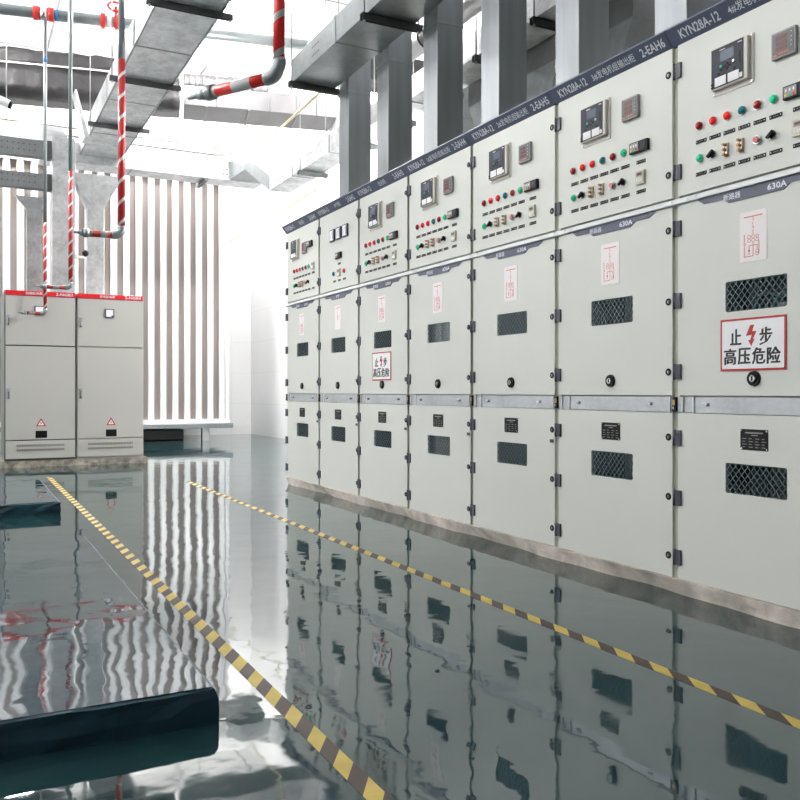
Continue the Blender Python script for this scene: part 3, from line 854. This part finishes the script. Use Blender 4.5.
# ------------------------------------------------------------------ overhead: trunking, risers, trays
def ducts(name, x0, x1, y0, y1, z0, z1, m, label, cat, group=None, marks=None):
    cx, cy = (x0+x1)/2, (y0+y1)/2
    t = thing(name, (cx, cy, z0), label, cat, group)
    TT = lambda a, b, c: (a-cx, b-cy, c-z0)
    b = MB(TT).box(x0, x1, y0, y1, z0, z1, .004)
    if marks: marks(b)
    b.build('body', [m, M['steel_dark']], t)
    return t, TT
def slots(x, ys, z0):
    def f(b):
        for y in ys:
            for dz in (.06, .13):
                for q in range(5): b.box(x-.0015, x, y+q*.035, y+q*.035+.02, z0+dz, z0+dz+.012, 0, 1)
    return f
def holes(xs, nx, y, z0, r, dz):
    def f(b):
        for x in xs:
            for q in range(nx):
                for k in range(2): b.cyl((x+q*.058, y+.001, z0+k*dz), (x+q*.058, y-.003, z0+k*dz), r, n=8, m=1)
    return f

def hanger(x0, x1, y, z, label, group, top=ZC, w=.045, h=.05):
    """C-channel under a trunking on two threaded rods"""
    cx = (x0+x1)/2
    t = thing('hanger', (cx, y, z-h), label, 'hanger', group)
    TT = lambda a, b, c: (a-cx, b-y, c-(z-h))
    b = MB(TT); b.box(x0, x1, y-w/2, y-w/2+.006, z-h, z); b.box(x0, x1, y+w/2-.006, y+w/2, z-h, z); b.box(x0, x1, y-w/2, y+w/2, z-.006, z)
    b.build('channel', M['steel_dark'], t)
    for x in (x0+.025, x1-.025):
        b = MB(TT).cyl((x, y, z-h-.02), (x, y, top-.002), .006, n=8); b.cyl((x, y, z-h-.012), (x, y, z-h), .012, n=6)
        b.build('threaded_rod', M['rod'], t)

# left trunking
t, TT = ducts('cable_trunking', 1.49, 2.06, 6.0, 12.78, 4.20, 4.47, M['galv'], 'wide galvanised overhead trunking at upper left, seen from below', 'trunking')
for y in (7.0, 8.5, 10.2, 11.6): MB(TT).box(1.485, 2.065, y, y+.02, 4.196, 4.475).build('joint_strip', M['galv_mid'], t)
for x in (1.489, 2.041): MB(TT).box(x, x+.02, 6.0, 12.78, 4.194, 4.20).build('edge_strip', M['galv_mid'], t)
for y, w in ((7.42, 'nearest of three dark channels under the left overhead trunking'), (9.42, 'middle of three dark channels under the left overhead trunking'), (11.15, 'farthest of three dark channels under the left overhead trunking')):
    hanger(1.40, 2.15, y, 4.192, w, 'hangers of the left trunking')

# right trunking along the risers
t, TT = ducts('cable_trunking', 2.63, 3.03, .8, 7.2, 3.60, 3.81, M['galv_mid'], 'grey overhead trunking along the tall risers, ending above the row', 'trunking', None, slots(2.63, (6.55, 4.6), 3.60))
for y in (6.2, 4.3): MB(TT).box(2.626, 3.034, y, y+.04, 3.596, 3.814).build('joint_strip', M['galv_mid'], t)
for y, w in ((7.15, 'far'), (5.62, 'near')):
    hanger(2.585, 3.085, y, 3.594, 'dark channel under the right trunking at its %s end' % w if w == 'far' else 'dark channel under the right trunking above the third riser', 'hangers of the right trunking')

# risers from the trunking down to the row
RL = ['tall galvanised riser at the far end of the row', 'tall galvanised riser, second from the far end of the row', 'tall galvanised riser, third from the far end of the row',
      'tall galvanised riser, third from the right edge', 'tall galvanised riser, second from the right edge', 'tall galvanised riser nearest the right edge of the photo']
for k in range(6):
    y = 6.90-.79*k
    t = thing('cable_riser', (3.159, y+.105, 2.336), RL[k], 'cable riser', 'risers on the switchgear roof')
    TT = lambda a, b, c: (a-3.159, b-y-.105, c-2.336)
    MB(TT).box(3.05, 3.268, y, y+.21, 2.336, 3.90, .004).build('body', M['galv_riser'], t)
    MB(TT).box(3.046, 3.272, y-.004, y+.214, 3.50, 3.52).build('joint_strip', M['galv_mid'], t)
    MB(TT).box(3.03, 3.288, y-.02, y+.23, 2.336, 2.346).build('foot_flange', M['galv_mid'], t)

# rear tray behind the risers with its drops
t, TT = ducts('cable_tray', 3.70, 4.00, 1.0, 11.0, 3.55, 3.76, M['galv'], 'long bright slotted tray behind the risers', 'cable tray', None, slots(3.70, (10.5, 9.45, 7.9, 6.4), 3.55))
for y in (10.1, 8.9, 7.0, 3.5): MB(TT).box(3.695, 4.005, y, y+.02, 3.545, 3.765).build('joint_strip', M['galv_mid'], t)
HN = ['farthest', 'second farthest', 'third farthest', 'fourth farthest', 'fifth farthest', 'sixth farthest', 'seventh farthest', 'nearest']
for k, y in enumerate((9.80, 8.40, 7.50, 6.59, 5.80, 5.02, 4.23, 3.45)):
    hanger(3.66, 4.045, y, 3.544, '%s dark channel under the slotted tray behind the risers' % HN[k], 'hangers of the slotted tray')
for k in range(5):
    y = 3.84+.785*k
    t = thing('cable_drop', (4.15, y, 2.336), ['nearest', 'second nearest', 'middle', 'second farthest', 'farthest'][k]+' tapering galvanised cable drop behind the risers', 'cable drop', 'tapering drops behind the risers')
    TT = lambda a, b, c: (a-4.15, b-y, c-2.336)
    MB(TT).box(4.02, 4.28, y-.26, y+.26, 3.37, 3.76).build('neck', M['galv_tray'], t)
    MB(TT).frustum([(4.02, y-.17, 3.2), (4.24, y-.17, 3.2), (4.24, y+.17, 3.2), (4.02, y+.17, 3.2)], [(4.02, y-.26, 3.37), (4.28, y-.26, 3.37), (4.28, y+.26, 3.37), (4.02, y+.26, 3.37)]).build('reducer', M['galv_mid'], t)
    MB(TT).box(4.02, 4.24, y-.17, y+.17, 2.336, 3.2).build('shaft', M['galv_mid'], t)

# cross trunking before the panel and the riser joining it to the rear tray
t, TT = ducts('cross_trunking', .98, 4.19, 12.8, 13.2, 4.08, 4.38, M['galv'], 'bright galvanised cross trunking above the striped panel', 'trunking', None, holes((2.6, 3.45), 6, 12.8, 4.17, .011, .07))
b = MB(TT); b.box(2.2, 2.22, 12.795, 13.205, 4.075, 4.385); b.build('joint_strip', M['galv_mid'], t)
for x in (1.6, 3.3):
    b = MB(TT); b.cyl((x, 13.24, 4.05), (x, 13.24, ZC-.002), .006, n=8); b.build('threaded_rod', M['rod'], t)
b = MB(TT); b.box(3.27, 3.33, 12.785, 13.3, 4.03, 4.076); b.build('channel', M['steel_dark'], t)
t = thing('trunking_elbow', (3.85, 11.9, 3.55), 'sloping galvanised elbow joining the slotted tray to the cross trunking', 'trunking')
TT = lambda a, b, c: (a-3.85, b-11.9, c-3.55)
MB(TT).frustum([(3.70, 11.01, 3.55), (4.0, 11.01, 3.55), (4.0, 11.01, 3.76), (3.70, 11.01, 3.76)], [(3.72, 12.2, 4.12), (4.05, 12.2, 4.12), (4.05, 12.2, 4.34), (3.72, 12.2, 4.34)]).build('slope', M['galv_tray'], t)
MB(TT).frustum([(3.72, 12.2, 4.12), (4.05, 12.2, 4.12), (4.05, 12.2, 4.34), (3.72, 12.2, 4.34)], [(3.66, 12.79, 4.09), (4.17, 12.79, 4.09), (4.17, 12.79, 4.37), (3.66, 12.79, 4.37)]).build('level_end', M['galv_mid'], t)

# trays and drops over the two cabinets
for z0, z1, lab in ((3.575, 3.775, 'upper of two grey punched trays at the left edge above the red-topped cabinets'), (3.205, 3.385, 'lower of two grey punched trays at the left edge above the red-topped cabinets')):
    t, TT = ducts('cable_tray', -2.6, .945, 10.75, 10.86, z0, z1, M['galv_tray'], lab, 'cable tray', 'punched trays at the left', holes((.30,), 9, 10.75, z0+.07, .009, .07))
    MB(TT).box(.90, .948, 10.74, 10.87, z0-.004, z1+.004).build('joint_strip', M['steel_dark'], t)
t, TT = ducts('cable_riser', .955, 1.215, 10.8, 11.06, 1.957, 3.86, M['galv'], 'wide mottled riser standing on the red-topped cabinets', 'cable riser')
for x0, x1, lab in ((.70, .865, 'narrow mottled drop behind the left red-topped cabinet'), (1.36, 1.545, 'narrow mottled drop behind the right red-topped cabinet')):
    cx = (x0+x1)/2
    t = thing('cable_drop', (cx, 11.2, 1.957), lab, 'cable drop', 'funnel-topped drops over the cabinets')
    yq = 10.86 if x0 > 1 else 11.12
    TT = lambda a, b, c: (a-cx, b-11.2, c-1.957)
    if x0 > 1:
        MB(TT).box(x0, x1, yq, yq+.2, 1.957, 3.07).build('shaft', M['galv'], t)
        MB(TT).frustum([(x0, yq, 3.07), (x1, yq, 3.07), (x1, yq+.2, 3.07), (x0, yq+.2, 3.07)], [(x0-.135, yq-.02, 3.35), (x1+.16, yq-.02, 3.35), (x1+.16, yq+.22, 3.35), (x0-.135, yq+.22, 3.35)]).build('reducer', M['galv'], t)
        MB(TT).box(x0-.135, x1+.16, yq-.02, yq+.22, 3.35, 3.47).build('neck', M['galv'], t)
    else:
        MB(TT).box(x0, x1, yq, yq+.06, 1.957, 3.03).build('shaft', M['galv'], t)
        MB(TT).frustum([(x0, yq, 3.03), (x1, yq, 3.03), (x1, yq+.06, 3.03), (x0, yq+.06, 3.03)], [(x0-.13, yq, 3.185), (x1+.08, yq, 3.185), (x1+.08, yq+.06, 3.185), (x0-.13, yq+.06, 3.185)]).build('reducer', M['galv'], t)
# leaning tray behind them
t = thing('cable_tray', (.9, 12.0, 3.9), 'dark sloping punched tray between the upper trays and the black duct', 'cable tray')
TT = lambda a, b, c: (a-.9, b-12.0, c-3.9)
MB(TT).frustum([(.25, 11.2, 3.86), (1.20, 11.2, 3.86), (1.20, 11.2, 3.90), (.25, 11.2, 3.90)], [(.72, 12.75, 4.50), (1.26, 12.75, 4.50), (1.26, 12.75, 4.54), (.72, 12.75, 4.54)]).build('body', M['galv_tray'], t)
MB(TT).cyl((.5, 11.6, 3.95), (.5, 11.6, ZC-.002), .006, n=8).build('threaded_rod', M['rod'], t)
t = thing('tray_bracket', (1.42, 11.9, 4.2), 'bright folded V-shaped bracket at the far end of the left trunking', 'bracket')
TT = lambda a, b, c: (a-1.42, b-11.9, c-4.2)
b = MB(TT)
b.frustum([(1.42, 11.6, 4.12), (1.48, 11.6, 4.12), (1.48, 11.9, 4.12), (1.42, 11.9, 4.12)], [(1.30, 11.6, 4.72), (1.32, 11.6, 4.72), (1.32, 11.9, 4.72), (1.30, 11.9, 4.72)])
b.build('plate', M['galv'], t)

# wrapped duct crossing the hall
def crossduct(name, pa, pb, z0, z1, w, m, label):
    """box along pa->pb (plan), its near face on that line"""
    A = Vector((*pa, 0)); B = Vector((*pb, 0)); d = (B-A); L = d.length; ang = math.atan2(d.y, d.x)
    t = thing(name, (A.x, A.y, z0), label, 'duct'); t.rotation_euler = (0, 0, ang)
    return t, L
t, L = crossduct('wrapped_duct', (-4.9, 13.70), (2.75, 12.089), 4.88, 5.48, .6, None, 'black wrapped air duct crossing under the ceiling at upper left')
b = MB()
nx = 70
def crumple(x0, x1, y0, y1, z0, z1, amp):
    b = MB(); rings = []
    for i in range(nx+1):
        x = x0+(x1-x0)*i/nx; r = []
        for (y, z) in ((y0, z0), (y0, z0*.66+z1*.34), (y0, z0*.33+z1*.67), (y0, z1), (y1, z1), (y1, z0)):
            k = random.uniform(-amp, amp)
            r.append(b.bm.verts.new((x, y+k, z+random.uniform(-amp, amp)*.5)))
        rings.append(r)
    for a, c in zip(rings, rings[1:]):
        for k in range(6): b.bm.faces.new((a[k], c[k], c[(k+1) % 6], a[(k+1) % 6])).smooth = True
    b.bm.faces.new(rings[0]); b.bm.faces.new(rings[-1][::-1])
    bmesh.ops.recalc_face_normals(b.bm, faces=b.bm.faces)
    return b
crumple(0, L, 0, .6, 0, .37, .014).build('lower_wrap', M['foil'], t)
crumple(0, L, .05, .55, .39, .60, .02).build('upper_wrap', M['foil'], t)
MB().box(0, L, -.02, .6, .372, .392).build('seam_flange', M['foil_edge'], t)
t, L2 = crossduct('air_duct', (2.80, 12.078), (4.95, 11.625), 4.90, 5.2, .7, None, 'grey air duct continuing right of the black wrapped duct')
MB().box(0, L2, 0, .7, 0, .28, .006).build('body', M['foil_grey'], t)
for x in (.3, .9, 1.6): MB().box(x, x+.03, -.012, .712, -.012, .292).build('joint_strip', M['steel_dark'], t)
crumple(0, 1.2, .06, .6, .285, .46, .02).build('upper_wrap', M['foil_grey'], t)
for x in (.45, 1.2, 1.9): MB().cyl((x, -.03, 0), (x, -.03, ZC-4.902), .006, n=8).build('threaded_rod', M['rod'], t)
MB().box(3.9, 5.0, 8.9, 9.3, 4.46, 4.80, .01).build('wrapped_duct', M['foil'], label='short black duct seen between the far risers', cat='duct')
# insulated pipe behind the risers
t = thing('insulated_pipe', (3.46, 6, 3.80), 'pale insulated pipe behind the far risers', 'pipe')
TT = lambda a, b, c: (a-3.46, b-6, c-3.80)
MB(TT).cyl((3.46, 1.0, 3.80), (3.46, 6.7, 3.80), .09, n=24).build('pipe', M['slat'], t)
for y in (4.2, 6.2): MB(TT).tube([(3.46+.098*math.cos(a), y, 3.80+.098*math.sin(a)) for a in [x*PI/8 for x in range(-9, 2)]]+[(3.56, y, ZC-.002)], .008, 8).build('strap', M['steel_dark'], t)

# fire main along the ceiling with couplings
PA = Vector((-4.9, 11.17, 5.0)); PB = Vector((4.95, 9.36, 5.0))
dm = (PB-PA).normalized()
def main_at(x): return PA+(PB-PA)*((x-PA.x)/(PB.x-PA.x))
t = thing('fire_main', (0, 0, 0), 'grey fire main pipe crossing under the ceiling with red couplings', 'pipe')
t.location = main_at(.8); o = t.location.copy()
TT = lambda a, b, c: (a-o.x, b-o.y, c-o.z)
MB(TT).cyl(PA, PB, .062, n=20).build('pipe', M['pipe'], t)
def ring(c, w, r, col, nm):
    MB(TT).cyl(c-dm*w/2, c+dm*w/2, r, n=20).build(nm, M[col], t)
for x in (.735, .885): ring(main_at(x), .06, .078, 'coupling', 'coupling')
ring(main_at(.945), .03, .066, 'blue', 'tape_mark'); ring(main_at(.81), .09, .070, 'chrome', 'tee')
for x in (1.42, 1.56): ring(main_at(x), .05, .085, 'coupling', 'coupling')
ring(main_at(1.49), .06, .066, 'white', 'valve_body')
b = MB(TT); c0 = main_at(1.52)+Vector((.03, -.02, .17))
b.tube([c0+Vector((.085*math.cos(a), .02*math.sin(a), .06*math.sin(a))) for a in [x*PI/8 for x in range(17)]], .016, 10); b.cyl(c0-Vector((0, 0, .17)), c0, .02, n=10)
b.build('hand_wheel', M['coupling'], t)
for x in (-.6, .2, 1.9, 2.5, 3.3): q = main_at(x); MB(TT).cyl(q, (q.x, q.y, ZC-.002), .007, n=8).cyl(q-dm*.015, q+dm*.015, .07, n=16).build('pipe_clamp', M['rod'], t)

def fire_pipe(x, y, ztop, zs, zel, r, arm_dir, arm_len, label, big=False, plain=None):
    """hanging discharge pipe: plain riser, striped riser, elbow, banded arm and stepped nozzle"""
    t = thing('fire_discharge_pipe', (x, y, zel), label, 'pipe', 'red and white striped fire pipes')
    bend = r*2.2
    st = STRIPE_BIG if big else (STRIPE_MID if r > .03 else STRIPE)
    MB().cyl((0, 0, zs-zel), (0, 0, ztop-zel), r, n=20).build('plain_riser', M['pipe'], t)
    MB().cyl((0, 0, bend), (0, 0, zs-zel), r*1.02, n=20).build('striped_riser', st, t)
    d = Vector(arm_dir).normalized()
    pts = [Vector((0, 0, bend+r*.6))]
    for k in range(9):
        a = PI/2*k/8; pts.append(Vector((0, 0, bend))+d*(bend*(1-math.cos(a)))-Vector((0, 0, bend*math.sin(a))))
    pts.append(d*(bend+r*.6))
    MB().tube(pts, r*1.22, 20).build('elbow', M['pipe'], t, label='bare metal elbow')
    arm = MB().cyl((0, 0, 0), (0, 0, arm_len*.72-bend), r, n=20).build('banded_arm', RINGS if big else RINGS_SMALL, t, label='arm with red bands')
    arm.location = d*bend; arm.rotation_euler = d.to_track_quat('Z', 'Y').to_euler()
    b = MB(); e = d*(arm_len*.72)
    b.cyl(e-d*r*.4, e+d*r*1.2, r*1.3, n=20); b.cyl(e+d*r*1.2, e+d*(arm_len*.16), r*1.12, r*.8, n=20); b.cyl(e+d*(arm_len*.16), e+d*(arm_len*.28), r*.5, r*.35, n=14)
    b.build('nozzle', M['pipe'], t, label='stepped metal nozzle')
m0 = main_at(.80)
fire_pipe(m0.x+.025, m0.y, m0.z-.072, 2.70, 1.700, .018, (-1, 0, 0), .27, 'thin striped fire pipe dropping before the left red-topped cabinet')
fire_pipe(1.008, 9.385, ZC-.002, 3.12, 1.912, .021, (-1, 0, 0), .33, 'thin striped fire pipe ending just above the left red-topped cabinet')
fire_pipe(1.393, 8.62, ZC-.002, 4.08, 2.36, .033, (-1, 0, 0), .44, 'striped fire pipe hanging beside the left trunking, its arm above the cabinets')
fire_pipe(1.762, 5.055, ZC-.002, 3.6, 2.81, .037, (-.518, .855, 0), .78, 'thick red fire pipe nearest the camera, its arm pointing left', big=True)
MB().cyl((m0.x, m0.y, 4.47), (m0.x, m0.y, 4.53), .0195, n=14).build('tape_mark', M['blue'], bpy.data.objects['fire_discharge_pipe'], (-m0.x, -m0.y, -1.70))

# conduits and junction box
t = thing('conduit', (3.955, 12.95, 4.44), 'pale yellow conduit slanting from a small junction box up to the right trunking', 'conduit')
TT = lambda a, b, c: (a-3.955, b-12.95, c-4.44)
MB(TT).tube([(3.955, 12.90, 4.50), (3.6, 10.3, 4.18), (3.217, 7.9, 3.86), (3.13, 7.35, 3.80)], .014).build('pipe', M['yellow_conduit'], t)
MB(TT).box(3.88, 4.03, 12.88, 13.03, 4.385, 4.51, .006).build('junction_box', M['galv_mid'], t)
for z, y, lab, m in ((4.72, 13.35, 'upper of two thin grey conduits above the cross trunking', 'rod'), (4.60, 13.35, 'lower of two thin grey conduits above the cross trunking', 'rod')):
    MB().tube([(-3, y, z), (3.6, y, z), (4.0, y, z+.09), (5.05, y, z+.09)], .014).build('conduit', M[m], label=lab, cat='conduit', group='conduits above the cross trunking')
MB().tube([(4.6, YB-.01, 3.72), (4.6, 11.5, 3.78)], .014).build('conduit', M['yellow_conduit'], label='thin yellow conduit running to the back wall beyond the row', cat='conduit')
t = thing('security_camera', (1.32, 10.75, 2.49), 'small dark ball camera on the wide mottled riser above the cabinets', 'camera')
b = MB()
for k in range(6): b.cyl((0, .0, -.038+.0127*k), (0, 0, -.038+.0127*(k+1)), math.sqrt(max(.0001, .038**2-(-.038+.0127*k)**2)), math.sqrt(max(.0001, .038**2-(-.038+.0127*(k+1))**2)), 16, caps=k in (0, 5))
b.build('ball', M['black'], t)
MB().box(-.12, -.01, -.012, .012, -.060, -.036, .003).box(-.12, -.106, -.012, .06, -.06, -.036).build('arm', M['white_edge'], t)

# surveillance camera at the left edge
t = thing('security_camera', (.31, 8.80, 3.575), 'white bullet security camera at the left edge below the black duct', 'camera')
d = Vector((.92, -.1, -.36)).normalized()
e = Vector((.0, 0, 0))
MB().cyl(e-d*.14, e+d*.10, .042, n=18).build('body', M['white_edge'], t)
MB().cyl(e+d*.10, e+d*.125, .036, n=18).build('lens', M['black'], t)
MB().tube([e-d*.05, (-.12, 0, .12), (-.30, 0, .2), (-.30, 0, ZC-3.577)], .016).build('arm', M['rod'], t)
for x, y, lab in ((.14, 11.0, 'thin rod holding the punched trays at the left edge'),):
    MB().cyl((x, 10.72, 3.19), (x, 10.72, ZC-.002), .010, n=8).build('hanger_rod', M['rod'], label=lab, cat='rod')
# ------------------------------------------------------------------ tube lights, some added out of view
def tube_light(x, y, z, strength, label, axis='x', L=1.2, wall=None):
    t = thing('tube_light', (x, y, z), label, 'lamp', 'fluorescent tube lights')
    u = Vector((1, 0, 0)) if axis == 'x' else Vector((0, 1, 0))
    hx = (L/2, .04) if axis == 'x' else (.04, L/2)
    if wall: MB().box(.05, .09, -L/2, L/2, -.03, .03, .004).build('batten', M['white_edge'], t); off = Vector((0, 0, 0))
    else:
        MB().box(-hx[0], hx[0], -hx[1], hx[1], .03, .07, .004).build('batten', M['white_edge'], t); off = Vector((0, 0, 0))
        for s in (-.8, .8):
            p = u*(s*L/2); MB().cyl((p.x, p.y, .07), (p.x, p.y, ZC-z-.002), .005, n=6).build('rod', M['rod'], t)
    b = MB(); b.cyl(-u*(L/2-.03)+off, u*(L/2-.03)+off, .02, n=12)
    b.build('tube', tube_mat(strength), t)
    b = MB()
    for s in (-1, 1):
        p = u*(s*(L/2-.02))
        if wall: b.box(p.x-.02, p.x+.05, p.y-.012, p.y+.012, -.025, .03)
        else: b.box(p.x-.012, p.x+.012, p.y-.012, p.y+.012, -.025, .035)
    b.build('socket', M['white_edge'], t)
BACK, MIDL, FRONT = 1150, 540, 310
tube_light(.42, 14.1, 5.30, BACK*.6, 'tube light hanging beyond the black duct at the left edge')
tube_light(-2.6, 14.4, 5.2, BACK*.6, 'tube light hanging far left beyond the black duct')
tube_light(2.6, 14.0, 5.70, BACK, 'tube light hanging above the striped panel')
tube_light(4.2, 14.2, 5.75, BACK, 'tube light hanging in the far right corner')
tube_light(4.75, 10.6, 5.6, BACK, 'tube light hanging along the right wall beyond the row', 'y')
tube_light(3.0, 10.7, 5.80, BACK, 'tube light between the fire main and the grey duct')
tube_light(-.6, 11.4, 5.75, BACK, 'tube light before the black duct above the red-topped cabinets')
tube_light(-2.6, 9.0, 5.6, MIDL, 'tube light left of the left trunking, farthest of its row', 'y')  # this and the next three: unseen lamps added to light the doors sideways
tube_light(-2.6, 6.0, 5.6, MIDL, 'tube light left of the left trunking, middle of its row', 'y')
tube_light(-2.6, 3.0, 5.6, FRONT, 'tube light above the nearest plinth', 'y')
tube_light(-3.6, 1.5, 4.4, FRONT, 'tube light at the far left of the hall, nearest the camera', 'y')
tube_light(4.95, 7.5, 3.15, BACK, 'tube light on the right wall behind the row', 'y', wall=True)  # hidden lamp added to put glints on the slats

# ------------------------------------------------------------------ camera and view
cam = bpy.data.cameras.new('camera'); co = bpy.data.objects.new('camera', cam); COL.objects.link(co)
cam.sensor_width = 36; cam.lens = 850/800*36; cam.shift_y = -8.5/800; cam.clip_start = .05
co.location = (0, 0, .84); co.rotation_euler = (PI/2, 0, -math.atan(439/850))
S.camera = co
w = bpy.data.worlds.new('world'); S.world = w; w.use_nodes = True
w.node_tree.nodes['Background'].inputs[0].default_value = (.6, .65, .7, 1); w.node_tree.nodes['Background'].inputs[1].default_value = .3
S.view_settings.view_transform = 'Standard'; S.view_settings.look = 'None'; S.view_settings.gamma = 1
S.view_settings.exposure = 0
S.view_settings.use_curve_mapping = False
S.cycles.max_bounces = 8; S.cycles.diffuse_bounces = 5; S.cycles.glossy_bounces = 5; S.cycles.transparent_max_bounces = 8
S.cycles.sample_clamp_indirect = 8; S.cycles.caustics_reflective = True
S.cycles.use_denoising = True
